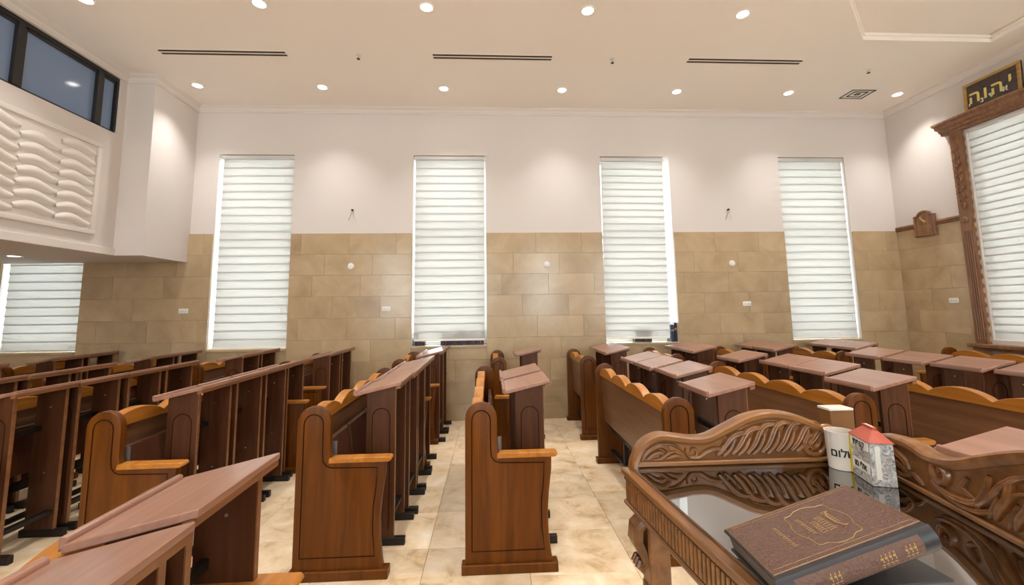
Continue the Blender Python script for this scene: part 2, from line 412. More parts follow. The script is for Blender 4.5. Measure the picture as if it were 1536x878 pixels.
# ------------------------------------------------------------------ windows and blinds
def window(i, x, label):
    wy = WY+.26
    o = struct(MB().box(x, x+WW, WY-.03, wy, ZS-.03, ZS+.004).build('window_%d' % i, 'wall_stone', bevel=.004), label)
    f = MB(); t = .05
    f.box(x, x+t, wy, wy+.06, ZS, ZT); f.box(x+WW-t, x+WW, wy, wy+.06, ZS, ZT); f.box(x+t, x+WW-t, wy, wy+.06, ZS, ZS+t); f.box(x+t, x+WW-t, wy, wy+.06, ZT-t, ZT)
    f.box(x+t, x+WW-t, wy, wy+.06, 2.55, 2.60)
    f.build('window_frame', 'aluminium', o)
    for za, zb in ((ZS+t, 2.55), (2.60, ZT-t)):
        MB().box(x+t, x+WW-t, wy+.025, wy+.033, za, zb).build('pane', 'pane', o, smooth=False)
def band_mesh(w, h, name='band'):
    mb = MB(); n = 5; V = []
    # one soft pleat of fabric hanging from z=0 to -h, bellying into the room
    for s in (0, 1):
        for i in range(n+1):
            t = i/n; y = -.011*t**1.3
            for xx in (-w/2, w/2): V.append((xx, y+s*.0012, -h*t))
    m = 2*(n+1); F = []
    for i in range(n):
        a = 2*i; F.append((a, a+1, a+3, a+2)); F.append((m+a, m+a+2, m+a+3, m+a+1))
        F.append((a, a+2, m+a+2, m+a)); F.append((a+1, m+a+1, m+a+3, a+3))
    F.append((0, m, m+1, 1)); F.append((2*n, 2*n+1, m+2*n+1, m+2*n))
    mb.add(V, F); return mb.mesh(name, 'blind_fabric', ang=60)
def blind(loc, w, zt, zb, label, pitch=.1145, rz=0, tilt=0, grp='roller blinds'):
    t = thing('roller_blind', label, 'blind', loc, rz, grp); t.rotation_euler = (0, tilt, rz)
    MB().box(-w/2-.01, w/2+.01, -.045, .03, zt-.055, zt).build('head_rail', 'aluminium', t, bevel=.008)
    H = zt-.055-zb-.02; n = round(H/pitch); p = H/n
    me = band_mesh(w, p+.018)
    for k in range(n): link('band', me, t, (0, 0, zt-.055-k*p))
    MB().box(-w/2, w/2, -.014, .008, zb-.004, zb+.022).build('bottom_bar', 'bottom_bar', t, bevel=.004)
    return t
wl = ['window below the balcony', 'window left of the wires', 'window with books along its sill', 'window with the askew blind', 'window nearest the right corner']
bl = ['white banded blind on the dim window below the balcony', 'white banded blind on the window just right of the column',
      'white banded blind with a row of books showing under it', 'askew white banded blind leaving a bright gap at its right', 'white banded blind on the window nearest the carved window frame']
for i, x in enumerate(wins):
    window(i+1, x, 'tall white ' + wl[i])
    zb = [1.02, 1.01, 1.075, 1.06, 1.02][i]
    if i == 3: blind((x+WW/2-.05, WY+.07, 0), .935, ZT-.012, zb, bl[i], pitch=.105, tilt=.006)
    else: blind((x+WW/2+(.012 if i != 2 else -.002), WY+.06, 0), .995, ZT-.004, zb, bl[i])
for i, x in enumerate(fw):
    f = MB(); f.box(x, x+.05, WF-.3, WF-.24, ZS, ZT); f.box(x+.95, x+1, WF-.3, WF-.24, ZS, ZT); f.box(x, x+1, WF-.3, WF-.24, ZS-.0, ZS+.05); f.box(x, x+1, WF-.3, WF-.24, ZT-.05, ZT)
    o = struct(f.build('window_%d' % (8+i), 'aluminium'), 'tall window behind the viewer'); MB().box(x+.05, x+.95, WF-.275, WF-.265, ZS+.05, ZT-.05).build('pane', 'pane', o, smooth=False)

# right hand window with carved wooden surround
o6 = struct(MB().box(WX+.2, WX+.26, RWY0, RWY1, RWZ0, RWZ0+.05).build('window_6', 'aluminium'), 'wide window in the right wall with a carved wooden surround')
f = MB(); f.box(WX+.2, WX+.26, RWY0, RWY1, RWZ1-.05, RWZ1)
for y in (RWY0, (RWY0+RWY1)/2-.025, RWY1-.05): f.box(WX+.2, WX+.26, y, y+.05, RWZ0+.05, RWZ1-.05)
f.build('window_frame', 'aluminium', o6)
for a, b in ((RWY0+.05, (RWY0+RWY1)/2-.025), ((RWY0+RWY1)/2+.025, RWY1-.05)):
    MB().box(WX+.225, WX+.233, a, b, RWZ0+.05, RWZ1-.05).build('pane', 'pane', o6, smooth=False)
corn = [(0, 0), (-.06, 0), (-.06, .025), (-.09, .04), (-.10, .065), (-.14, .075), (-.15, .11), (-.19, .12), (-.19, .145), (0, .145)]
MB().prism([(WX+p[0], 3.735+p[1]) for p in corn], 2.55, 5.32, 'y').build('cornice', 'frame_wood', o6, ang=20)
def frame_post(y0, y1):
    wv = []; n = 46
    inner = [(y0+.012*abs(math.sin(PI*k/n*23)), 1.0+(3.735-1.0)*k/n) for k in range(n+1)]
    p = MB().prism([(y1, 1.0), (y1, 3.735)]+list(reversed(inner)), WX-.055, WX, 'x').build('post', 'frame_wood', o6)
    for q in range(4):
        yy = y0+.028+q*.024
        MB().tube([(WX-.057, yy, 1.05), (WX-.057, yy, 2.42)], .0075, 5).build('flute', 'frame_wood', p)
    for zz in (3.66, 2.565):
        r = MB(); r.lathe([(.0, .02), (.018, .018), (.022, .010), (.034, .012), (.040, .004), (.040, 0)][::-1], 14)
        r.xf(Matrix.Translation((WX-.055, (y0+y1)/2+.01, zz)) @ Matrix.Rotation(-PI/2, 4, 'Y')).build('rosette', 'frame_wood', p)
    # climbing leaves
    for k in range(15):
        zz = 2.74+k*.055; s = 1 if k % 2 else -1; yc = (y0+y1)/2+.008
        pts = [(WX-.056, yc+s*.0, zz-.03), (WX-.066, yc+s*.022, zz-.012), (WX-.072, yc+s*.038, zz+.014), (WX-.066, yc+s*.030, zz+.036), (WX-.060, yc+s*.014, zz+.034)]
        MB().tube(pts, [.005, .012, .013, .009, .004], 6).build('leaf', 'frame_wood', p)
frame_post(5.085, 5.225); frame_post(2.60, 2.74)
MB().box(WX-.12, WX, 2.5, 5.28, .955, 1.0).build('sill', 'frame_wood', o6, bevel=.006)
MB().box(WX-.09, WX-.0, 2.55, 5.24, .925, .955).build('sill_moulding', 'frame_wood', o6, bevel=.006)
blind((WX+.04, (5.085+2.74)/2, 0), 5.085-2.74-.01, 3.735, 1.045, 'wide white banded blind in the carved wooden window surround', pitch=.094, rz=-PI/2, grp=None)
struct(MB().prism([(WX, 2.575), (WX-.03, 2.575), (WX-.04, 2.59), (WX-.03, 2.60), (WX-.042, 2.62), (WX-.03, 2.645), (WX, 2.645)], 5.225, WY-.018, 'y').build('trim_7', 'frame_wood', ang=20), 'brown wooden rail on the right wall')

# ------------------------------------------------------------------ ceiling fittings
L0X, LS, LY1, LDY = -3.783, 1.591, 5.54, 1.573
ring_me = MB().lathe([(.052, 0), (.052, -.004), (.06, -.008), (.075, -.006), (.078, 0)], 24).mesh('trim_ring', 'white_plastic')
def open_ring():
    mb = MB(); n = 24; prof = [(.050, .03), (.054, -.002), (.062, -.008), (.074, -.006), (.078, 0)]
    V = [(r*math.cos(2*PI*k/n), r*math.sin(2*PI*k/n), z) for r, z in prof for k in range(n)]
    F = [(i*n+k, i*n+(k+1) % n, (i+1)*n+(k+1) % n, (i+1)*n+k) for i in range(len(prof)-1) for k in range(n)]
    return mb.add(V, F).mesh('trim_ring', 'white_plastic', ang=60)
ring_me = open_ring()
glow_me = MB().lathe([(.050, -.004), (.046, -.0065), (.0001, -.008)], 24).mesh('lens', 'lamp_glow')
spot = bpy.data.lights.new('downlight_beam', 'SPOT')
spot.energy = LAMP; spot.color = (1, .965, .93); spot.spot_size = math.radians(99); spot.spot_blend = 1.0; spot.shadow_soft_size = .05
def downlight(x, y, z, label, e=None):
    t = thing('downlight', label, 'ceiling light', (x, y, z), 0, 'recessed downlights')
    link('trim_ring', ring_me, t); link('lens', glow_me, t)
    l = bpy.data.objects.new('beam', spot if e is None else e); COL.objects.link(l); l.parent = t; l.location = (0, 0, -.02)
rows_l = ['in the row nearest the window wall', 'in the row at the top of the picture', 'in the third row, over the viewer', 'in the fourth row', 'in the fifth row', 'in the sixth row']
for r in range(6):
    y = LY1-LDY*r
    for k in range(7):
        x = L0X+LS*k
        zz = ZC
        if 2.0 < x < 5.71 and .5 < y < 4.34:
            if (x-2.0)*1.94/2.19+2.4 > y: zz = ZC+.09
        if r == 1 and k > 4: continue
        downlight(x, y, zz, 'recessed round light, %s from the left %s' % (ORD(k), rows_l[r]))
dim = bpy.data.lights.new('soffit_beam', 'SPOT'); dim.energy = LAMP*.16; dim.color = (1, .97, .93); dim.spot_size = math.radians(120); dim.spot_blend = .8; dim.shadow_soft_size = .05
for k, (x, y) in enumerate(((-5.58, 5.33), (-5.58, 3.6), (-7.2, 5.33), (-7.2, 3.6))):
    downlight(x, y, ZB, ['recessed round light in the balcony underside', 'recessed light under the balcony, nearer the viewer', 'recessed light under the balcony by the left wall', 'recessed light under the balcony in the left corner'][k], dim)
for k, (a, b) in enumerate(((-3.71, -2.31), (-.65, .75), (2.385, 3.80))):
    t = thing('slot_diffuser', 'long double slot air diffuser, ' + ['leftmost of three', 'middle of three', 'rightmost of three']+'' if False else 'long thin double slot air diffuser, ' + ['leftmost of three', 'middle of three', 'rightmost of three'][k], 'air vent', (a, 4.79, ZC), 0, 'linear slot diffusers')
    MB().box(0, b-a, -.055, .055, -.004, 0).build('plate', 'ceiling_paint', t)
    for s in (-.028, .028): MB().box(.005, b-a-.005, s-.014, s+.014, -.007, -.003).build('slot', 'slot_dark', t)
t = thing('air_grille', 'square white ceiling air grille near the right wall', 'air vent', (5.17, 5.54, ZC))
MB().box(-.22, .22, -.17, .17, -.006, 0).build('plate', 'white_plastic', t, bevel=.002)
for k in range(5):
    a, b = .17-.034*k, .125-.025*k
    m = MB()
    for (x0_, x1_, y0_, y1_) in ((-a, a, b-.011, b), (-a, a, -b, -b+.011), (-a, -a+.014, -b, b), (a-.014, a, -b, b)): m.box(x0_, x1_, y0_, y1_, -.012, -.005)
    m.build('vane', 'slot_dark' if k % 2 == 0 else 'white_plastic', t)
for k, (x, y, l) in enumerate(((-1.5, 4.79, 'small ceiling sprinkler left of the middle slot diffuser'), (1.47, 4.79, 'small ceiling sprinkler right of the middle slot diffuser'), (4.77, 4.92, 'small ceiling sprinkler beside the square air grille'))):
    t = thing('sprinkler', l, 'sprinkler', (x, y, ZC), 0, 'ceiling sprinklers')
    MB().lathe([(.03, 0), (.028, -.006), (.008, -.008), (.008, -.03), (.005, -.03)], 12).build('escutcheon', 'aluminium', t)
    MB().lathe([(.004, -.03), (.004, -.05), (.02, -.05), (.02, -.054)], 10).build('deflector', 'dark_metal', t)

# ------------------------------------------------------------------ wall fittings
def socket(loc, rz, label):
    t = thing('wall_socket', label, 'socket', loc, rz, 'white wall sockets')
    MB().box(-.062, .062, -.012, 0, -.034, .034).build('plate', 'white_plastic', t, bevel=.005, seg=2)
    for k in (-1, 0, 1): MB().box(k*.032-.012, k*.032+.012, -.015, -.011, -.014, .014).build('outlet', 'aluminium', t, bevel=.002)
SF = WY-.0185
socket((-4.159, SF, 1.533), 0, 'white socket plate left of the leftmost full window')
socket((-1.443, SF, 1.527), 0, 'white socket plate left of the window with books')
socket((3.713, SF, 1.536), 0, 'white socket plate left of the last back window')
socket((WX-.0185, 5.446, 1.54), -PI/2, 'white socket plate on the right wall below the plaque')
for x, l in ((-1.944, 'first'), (.812, 'second'), (3.537, 'third')):
    m = MB().lathe([(.045, 0), (.045, .006), (.04, .009), (.0005, .009)], 24); m.xf(Matrix.Translation((x, SF, 2.128)) @ Matrix.Rotation(PI/2, 4, 'X'))
    tag(m.build('blank_cover', 'white_plastic'), 'round white cover plate on the stone, %s from the left' % l, 'cover plate', 'round cover plates')
plain('wire', sr(120, 110, 95), .5)
for x, z, l in ((-1.946, 2.90, 'left'), (3.537, 2.90, 'right')):
    t = thing('wall_wires', 'loose lamp wires hanging from the plaster, the %s pair' % l, 'wire', (x, WY, z), 0, 'loose lamp wires')
    MB().tube([(0, 0, .02), (-.005, -.03, .03), (-.01, -.035, -.02), (-.05, -.02, -.12)], .003, 5).build('strand', 'wire', t)
    MB().tube([(.01, 0, .0), (.02, -.03, -.01), (.03, -.03, -.07), (.06, -.02, -.13)], .003, 5).build('strand', 'white_plastic', t)
    MB().tube([(0, 0, .03), (0, -.035, .03)], .014, 8).build('connector', 'dark_metal', t)

plain('gold', sr(170, 136, 88), .45, metal=.2)
plain('gold_paint', sr(232, 214, 120), .5)
plain('white_paint', sr(225, 222, 215), .5)
stone('sign_dark', [sr(52, 44, 44), sr(72, 62, 60), sr(96, 84, 80)], 9, .5, 2.5)
wood('gilt_frame', sr(160, 120, 60), sr(196, 158, 92), 'y', .4)
# divine name sign on the cornice
SX = WX-.10
sg = thing('framed_sign', 'dark framed sign with gold Hebrew letters above the carved window', 'sign', (SX, 4.66, 3.885)); sg.rotation_euler = (0, .05, 0)
SW, SH = .60, .37
MB().box(.0, .018, -SW/2, SW/2, 0, SH).build('panel', 'sign_dark', sg, smooth=False)
for (a, b, c, d) in ((-SW/2, SW/2, 0, .035), (-SW/2, SW/2, SH-.035, SH), (-SW/2, -SW/2+.035, .035, SH-.035), (SW/2-.035, SW/2, .035, SH-.035)):
    MB().box(-.016, .018, a, b, c, d).build('frame', 'gilt_frame', sg, bevel=.008, seg=2)
RT = Matrix.Rotation(-PI/2, 4, 'Z') @ Matrix.Rotation(PI/2, 4, 'X')   # text faces -X, reads with +Y at left
def put_text(parent, body, size, mat, M, **k):
    me = text_mesh(body, size, mat, **k); o = link('lettering', me, parent); o.matrix_local = M; return o
for ch, yy, zz, s, mt in (('ה', .185, .165, .21, 'gold_paint'), ('ו', .065, .165, .21, 'gold_paint'), ('ה', -.055, .165, .21, 'gold_paint'), ('י', -.19, .195, .21, 'gold_paint'),
                          ('י', .245, .085, .07, 'white_paint'), ('נ', .105, .095, .08, 'white_paint'), ('ד', .01, .11, .08, 'white_paint'), ('א', -.135, .115, .085, 'white_paint')):
    put_text(sg, ch, s, mt, Matrix.Translation((-.002, yy, zz)) @ RT, bold=.004)
# carved plaque
pl = thing('carved_plaque', 'small carved wooden plaque with an arched top on the rail', 'plaque', (WX-.045, 5.69, 2.44))
PW = .29
prof = [(-PW/2, 0), (PW/2, 0), (PW/2, .30)]+[(PW/2-.05-.012*k, .30+.045*math.sin(k/8*PI/2)) for k in range(0, 1)]+[(.09*math.cos(a), .305+.06*math.sin(a)) for a in [PI*k/12 for k in range(13)]]+[(-PW/2, .30)]
MB().prism(prof, 0, .03, 'x').build('board', 'frame_wood', pl, bevel=.004)
rimp = [(y*1.0, z) for y, z in prof]
MB().tube([(-.004, y*.93, .02+z*.92) for y, z in rimp], .014, 6, closed=True).build('rim', 'frame_wood', pl)
MB().tube([(-.004, .03, .30), (-.008, .045, .27), (-.008, .02, .23), (-.008, -.015, .20), (-.004, .0, .18)], [.010, .016, .012, .02, .008], 6).build('carving', 'gold', pl)
for k in range(5):
    zz = .15-.022*k; hw = [.075, .085, .085, .06, .08][k]; m = MB(); y = -hw
    while y < hw: dl = random.uniform(.012, .03); m.box(-.003, .001, y, y+dl, zz-.004, zz+.004); y += dl+.008
    m.build('lettering', 'gold', pl, smooth=False)

# ------------------------------------------------------------------ books on the window sills
plain('book_navy', sr(40, 48, 84), .5); plain('book_black', sr(30, 28, 32), .5); plain('book_maroon', sr(84, 34, 34), .5); plain('paper', sr(226, 220, 204), .8)
def sill_book(x, y, w, d, h, mat, label, grp, tilt=0):
    t = thing('book', label, 'book', (x, y, ZS+.004), 0, grp); t.rotation_euler = (0, tilt, 0)
    m = MB(); m.box(0, .003, 0, d, 0, h); m.box(w-.003, w, 0, d, 0, h); m.box(.003, w-.003, 0, .004, 0, h); m.build('cover', mat, t)
    MB().box(.003, w-.003, .004, d-.003, .004, h-.004).build('pages', 'paper', t, smooth=False)
    MB().box(.002, w-.002, -.001, .001, h*.62, h*.72).build('spine_band', 'gold', t, smooth=False)
bx = wins[2]+.03
k = 0
while bx < wins[2]+WW-.06:
    if k in (4,): bx += .22
    wd = random.uniform(.028, .05); mt = ['book_black', 'book_navy', 'book_maroon'][k % 3]
    sill_book(bx, WY+.10, wd, .12, [.09, .2, .1, .08][k % 4] if k < 4 else random.uniform(.12, .21), mt, '%s book, %s from the left on the sill below the blind' % (['black', 'navy', 'maroon'][k % 3], ORD(k)), 'books on the sill under the blind'); bx += wd+.004; k += 1
gx = wins[3]+WW-.094
for k, (wd, hh, mt, l) in enumerate(((.045, .24, 'book_navy', 'navy book standing in the bright gap beside the askew blind'), (.035, .27, 'book_black', 'tall black book standing against the reveal beside the askew blind'))):
    sill_book(gx, WY+.02, wd, .15, hh, mt, l, None); gx += wd+.006
for k in range(5): sill_book(wins[3]+.45+k*.05, WY+.10, .046, .13, .17+.01*(k % 2), ['book_black', 'book_maroon'][k % 2], '%s book behind the askew blind, %s from the left' % (['black', 'maroon'][k % 2], ORD(k)), 'books behind the askew blind')

# ------------------------------------------------------------------ pews
PT = .045
def end_outline():
    return [(0, .045), (0, .855)]+arc(.095, .855, .095, PI, 0, 12)[1:]+[(.19, .70), (.195, .672), (.21, .645), (.51, .64), (.508, .56), (.492, .44), (.482, .32), (.486, .2), (.498, .1), (.508, .045)]
end_me = MB().prism(end_outline(), 0, PT, 'y').mesh('end_panel', 'pew_wood', bevel=.008, seg=2, ang=30)
plinth_me = MB().box(-.02, .535, -.014, PT+.014, 0, .052).mesh('plinth', 'pew_wood', bevel=.004)
cap_me = MB().prism([(.186, .63), (.53, .632), (.545, .642), (.545, .652), (.535, .66), (.19, .66)], -.01, PT+.012, 'y').mesh('arm_cap', 'rail_wood', bevel=.004)
gl = [(.04, .12), (.04, .85)]+arc(.095, .85, .055, PI, 0, 8)[1:]+[(.15, .69), (.155, .64), (.175, .615), (.2, .605), (.465, .60), (.46, .5), (.445, .38), (.445, .25), (.458, .12)]
gn_me = MB().tube([(x, -.0005, z) for x, z in gl], .0035, 5, closed=True).mesh('panel_groove', 'groove')
gf_me = MB().tube([(x, PT+.0005, z) for x, z in gl], .0035, 5, closed=True).mesh('panel_groove', 'groove')
def pew(n, pitch):
    L = n*pitch+2*PT
    t = thing('pew', '', 'pew')
    for y, g in ((0, gn_me), (L-PT, gf_me)):
        e = link('end_panel', end_me, t, (0, y, 0)); link('plinth', plinth_me, e); link('arm_cap', cap_me, e); link('panel_groove', g, e)
    MB().prism([(.045, .86), (.075, .86), (.10, .40), (.07, .40)], PT, L-PT, 'y').build('back_board', 'pew_wood_long', t, bevel=.002)
    P = []; m = 10
    for k in range(n):
        for i in range(m+(k == n-1)):
            P.append((PT+(k+i/m)*pitch, .868+.058*math.sin(PI*i/m)**.75))
    r = MB().prism([(PT, .835)]+P+[(L-PT, .835)], .035, .10, 'x'); r.build('top_rail', 'rail_wood', t, bevel=.0035)
    for k in range(n):
        y0_, y1_ = PT+k*pitch+.012, PT+(k+1)*pitch-.012
        s = MB(); s.prism([(.175, .42), (.20, .42), (.155, .73), (.13, .735)], y0_, y1_, 'y').build('seat', 'seat_wood', t, bevel=.003)
    hb = MB(); hb.box(.175, .215, PT+.004, PT+.007, .44, .74); hb.box(.175, .178, PT+.004, PT+.02, .44, .74); hb.build('hinge_bracket', 'steel', t, smooth=False)
    MB().box(.13, .16, PT, L-PT, .30, .36).build('seat_bar', 'dark_metal', t, bevel=.003)
    MB().box(.12, .16, PT, L-PT, .10, .13).build('lower_bar', 'dark_metal', t, bevel=.003)
    lg = MB().box(.125, .165, -.02, .02, .0, .32).mesh('support_leg', 'dark_metal', bevel=.003)
    for k in range(1, n): link('support_leg', lg, t, (0, PT+k*pitch, 0))
    return t
# ------------------------------------------------------------------ desks
DW = .42
top_l, top_h, DD = .963, 1.033, .305
def topz(x): return top_l+(top_h-top_l)*x/DD
DTH = .022
dtop_me = MB().prism([(0, top_l-DTH), (0, top_l), (DD, top_h), (DD, top_h-DTH)], 0, DW, 'y').mesh('desk_top', 'desk_top_wood', bevel=.003)
lip_me = MB().prism([(-.010, top_l-.018), (-.010, top_l+.014), (-.005, top_l+.017), (.006, top_l+.017), (.010, top_l+.012), (.012, top_l)], .004, DW-.02, 'y').mesh('lip', 'desk_top_wood', bevel=.002)
bat_me = MB().prism([(DD-.035, topz(DD-.035)-DTH-.02), (DD-.035, topz(DD-.035)-DTH), (DD-.005, topz(DD-.005)-DTH), (DD-.005, topz(DD-.005)-DTH-.02)], .0, DW, 'y').mesh('batten', 'edge_wood')
PX0, PX1 = .075, .265
def panel_me():
    m = MB(); th = .022; t0, t1 = topz(PX0)-DTH, topz(PX1)-DTH
    m.prism([(PX0, .045), (PX1-.004, .045), (PX1-.004, t1), (PX0, t0)], 0, th, 'y', 0)
    m.prism([(PX1-.004, .045), (PX1, .045), (PX1, t1), (PX1-.004, t1)], 0, th, 'y', 1)
    return m.mesh('side_panel', ['desk_wood', 'edge_wood'], smooth=False)
pan_me = panel_me()
ag = [(.112, .10), (.112, .80)]+arc(.17, .80, .058, PI, 0, 10)[1:]+[(.228, .10)]
ag_me = MB().tube([(x, -.0008, z) for x, z in ag], .0028, 5).mesh('arch_groove', 'groove')
screw_me = MB().lathe([(.006, 0), (.005, .003), (.0005, .004)], 8).xf(Matrix.Rotation(PI/2, 4, 'X')).mesh('screw', 'screw')
foot_me = MB().box(.045, .335, -.006, .030, 0, .048).mesh('foot', 'dark_metal', bevel=.003)
up_me = MB().box(.10, .125, .05, DW-.05, .70, .735).mesh('crossbar', 'dark_metal', bevel=.002)
lo_me = MB().box(.20, .25, .05, DW-.05, .15, .175).mesh('footrest', 'dark_metal', bevel=.002)
def make_desk():
    t = thing('reading_desk', '', 'desk')
    tp = link('desk_top', dtop_me, t); link('lip', lip_me, tp); link('batten', bat_me, tp)
    for k, y in enumerate((.03, DW-.052)):
        p = link('side_panel', pan_me, t, (0, y, 0))
        if k == 0: link('arch_groove', ag_me, p)
        else:
            for zz in (.86, .42): link('screw', screw_me, p, (.17, 0, zz))
        link('foot', foot_me, t, (0, y, 0))
    link('crossbar', up_me, t); link('footrest', lo_me, t)
    return t
rowname = {'L5': 'fifth row left of the middle row', 'L4': 'fourth row left of the middle row', 'L3': 'third row left of the middle row', 'L2': 'second row left of the middle row', 'L1': 'row just left of the middle row',
           'L0': 'middle row between the aisles', 'R1': 'row just right of the aisle', 'R2': 'second row right of the aisle', 'R3': 'third row right of the aisle', 'R4': 'fourth row right of the aisle', 'R5': 'row along the right wall'}
# post centre x, desk low-edge x, desk start y, desk pitch, number of desks
A = {'L5': (-5.35, -5.1, 2.9, .45, 4), 'L4': (-4.27, -4.0, 2.9, .42, 4), 'L3': (-3.32, -3.25, 2.93, .425, 4), 'L2': (-2.20, -2.16, 2.95, .425, 4), 'L1': (-1.03, -.89, 2.98, .425, 4),
     'L0': (-.06, .085, 2.93, .50, 2), 'R1': (1.14, 1.40, None, 0, 0), 'R2': (2.30, 2.60, None, 0, 0), 'R3': (3.27, 3.95, None, 0, 0)}
B = {'L5': (-5.35, -5.15), 'L4': (-4.30, -4.1), 'L3': (-3.32, -3.1), 'L2': (-2.32, -2.12), 'L1': (-1.04, -.86), 'L0': (.09, .29), 'R1': (1.14, 1.36), 'R2': (2.21, 2.42), 'R3': (3.21, 3.42), 'R4': (4.27, 4.45)}
pew4 = pew(4, .412); pew2 = pew(2, .42); pew5 = pew(5, .412); used = {id(pew4): False, id(pew2): False, id(pew5): False}
def place_pew(proto, loc, rz, label):
    o = proto if not used[id(proto)] else copy_tree(proto); used[id(proto)] = True
    o.location = loc; o.rotation_euler = (0, 0, rz); tag(o, label, 'pew', 'wooden pews in rows'); return o
desk0 = make_desk(); dn = [0]
def place_desk(x, y, label, dz=0, rz=None):
    o = desk0 if dn[0] == 0 else copy_tree(desk0); dn[0] += 1
    o.location = (x, y, dz); o.rotation_euler = (0, 0, random.uniform(-.005, .005) if rz is None else rz)
    tag(o, label, 'desk', 'slanted reading desks'); return o
def drop_footrest(d):   # the desk that straddles the pew end has no low rail
    for c in list(d.children):
        if c.name.startswith('footrest'): bpy.data.objects.remove(c)
for r, (px, dx, dy, dp, n) in A.items():
    if r == 'R3': place_pew(pew5, (px-.095, 2.25, 0), 0, 'long wooden pew with scalloped back, %s' % rowname[r])
    else: place_pew(pew4, (px-.095, 2.665, 0), 0, 'long wooden pew with scalloped back, %s' % rowname[r])
    for k in range(n):
        d = place_desk(dx+random.uniform(-.012, .012), dy+k*dp, 'slanted reading desk, %s from the near end, %s' % (ORD(k), rowname[r]))
        if k == 3: drop_footrest(d)
for k, (x, y) in enumerate(((1.335, 2.68), (1.44, 3.40), (1.40, 3.84), (1.40, 4.28))):
    d = place_desk(x, y, 'slanted reading desk, %s from the near end, %s' % (ORD(k), rowname['R1']))
    if k == 3: drop_footrest(d)
for k, (x, y) in enumerate(((2.45, 2.74), (2.62, 3.36), (2.63, 3.80), (2.44, 4.24))):
    d = place_desk(x, y, 'slanted reading desk, %s from the near end, %s' % (ORD(k), rowname['R2']))
    if k == 3: drop_footrest(d)
for k, (x, y) in enumerate(((4.00, 2.92), (3.94, 3.37), (3.91, 3.82), (3.92, 4.29))): place_desk(x, y, 'slanted reading desk, %s from the near end, %s' % (ORD(k), rowname['R3']))
for r, (px, dx) in B.items():
    place_pew(pew2, (px-.095, 5.12, 0), 0, 'short wooden pew by the window wall, %s' % rowname[r])
    for k in range(2 if r != 'L0' else 1):
        place_desk(dx, 5.17+k*.421, '%s, %s' % (['nearer reading desk by the window wall', 'reading desk touching the window wall'][k], rowname[r]))
place_pew(pew4, (WX-.20, 5.36, 0), PI, 'long wooden pew with its back to the carved window')
place_pew(pew4, (-1.155, -.20, 0), 0, 'wooden pew end behind the large desks at lower left')
place_desk(-1.01, 1.135, 'large near desk top at lower left, farther of the two', rz=.01)
place_desk(-.99, .685, 'large near desk top at lower left, cut by the picture edge', dz=-.013, rz=.01)
place_desk(1.66, 1.20, 'reading desk behind the carved lectern board at right', rz=.0)

# ------------------------------------------------------------------ lectern with carved gallery
TZ = .945
lec = thing('lectern', 'carved wooden lectern with a glass top and scrolled gallery boards', 'lectern', (.9, 1.05, 0))
def LM(mb, name, mat, parent=lec, **k):
    mb.xf(Matrix.Translation((-.9, -1.05, 0)) if parent is lec else Matrix.Identity(4)); return mb.build(name, mat, parent, **k)
def lx(y): return .456-(y-1.548)*.0856          # left edge
def rx(y): return 1.281+(y-1.386)*.219          # face of the right board
YB, YN = 1.575, .52
top = [(lx(YB), YB), (rx(YB)+.04, YB), (rx(YN)+.04, YN), (lx(YN), YN)]
LM(MB().prism(top, TZ-.022, TZ, 'z'), 'table_top', 'lectern_wood', bevel=.004)
gl_ = [(lx(1.54)+.028, 1.543), (rx(1.543)-.004, 1.543), (rx(YN+.02)-.004, YN+.02), (lx(YN+.02)+.028, YN+.02)]
LM(MB().prism(gl_, TZ+.001, TZ+.009, 'z'), 'glass_top', 'glass_top', smooth=False)
ins = .012
ap = [(lx(YB)+ins, YB-ins), (rx(YB)+.03, YB-ins), (rx(YN)+.03, YN+ins), (lx(YN)+ins, YN+ins)]
LM(MB().prism(ap, TZ-.105, TZ-.022, 'z'), 'apron', 'lectern_wood', smooth=False)
lo = [(p[0]+(-.008 if i in (0, 3) else .006), p[1]+(.006 if i < 2 else -.006)) for i, p in enumerate(ap)]
LM(MB().prism(lo, TZ-.118, TZ-.103, 'z'), 'apron_moulding', 'lectern_wood', bevel=.004)
fm = MB().box(-.006, .002, -.0062, .0062, TZ-.098, TZ-.03).mesh('flute', 'lectern_wood', bevel=.002)
y = YB-.03
while y > YN+.02:
    link('flute', fm, lec, (lx(y)+ins-.9, y-1.05, 0), (0, 0, .085)); y -= .0185
LM(MB().box(1.12, 1.37, 1.575, 1.66, TZ-.022, TZ), 'back_shelf', 'lectern_wood', bevel=.003)
# legs with scrolled brackets
def lectern_leg(x, y, sx, sy):
    g = LM(MB().box(x-.035, x+.035, y-.035, y+.035, 0.06, TZ-.118), 'leg', 'lectern_wood', bevel=.006)
    b = MB().box(x-.05-.9, x+.05-.9, y-.05-1.05, y+.05-1.05, 0, .06); b.build('leg_foot', 'lectern_wood', g, bevel=.008)
    for q in (-.018, 0, .018):
        MB().tube([(x+sx*.036-.9, y+q-1.05, .12), (x+sx*.036-.9, y+q-1.05, .62)], .006, 5).build('flute', 'lectern_wood', g)
        MB().tube([(x+q-.9, y+sy*.036-1.05, .12), (x+q-.9, y+sy*.036-1.05, .62)], .006, 5).build('flute', 'lectern_wood', g)
    pts = [(x+sx*.03, TZ-.12), (x+sx*.062, TZ-.15), (x+sx*.066, TZ-.19), (x+sx*.05, TZ-.225), (x+sx*.042, TZ-.255), (x+sx*.055, TZ-.275), (x+sx*.066, TZ-.262), (x+sx*.06, TZ-.245)]
    m = MB()
    for o_ in (-.02, 0, .02): m.tube([(a-.9, y+o_-1.05, z) for a, z in pts], [.016, .018, .019, .016, .013, .014, .012, .007], 7)
    m.build('bracket', 'carved_wood', g)
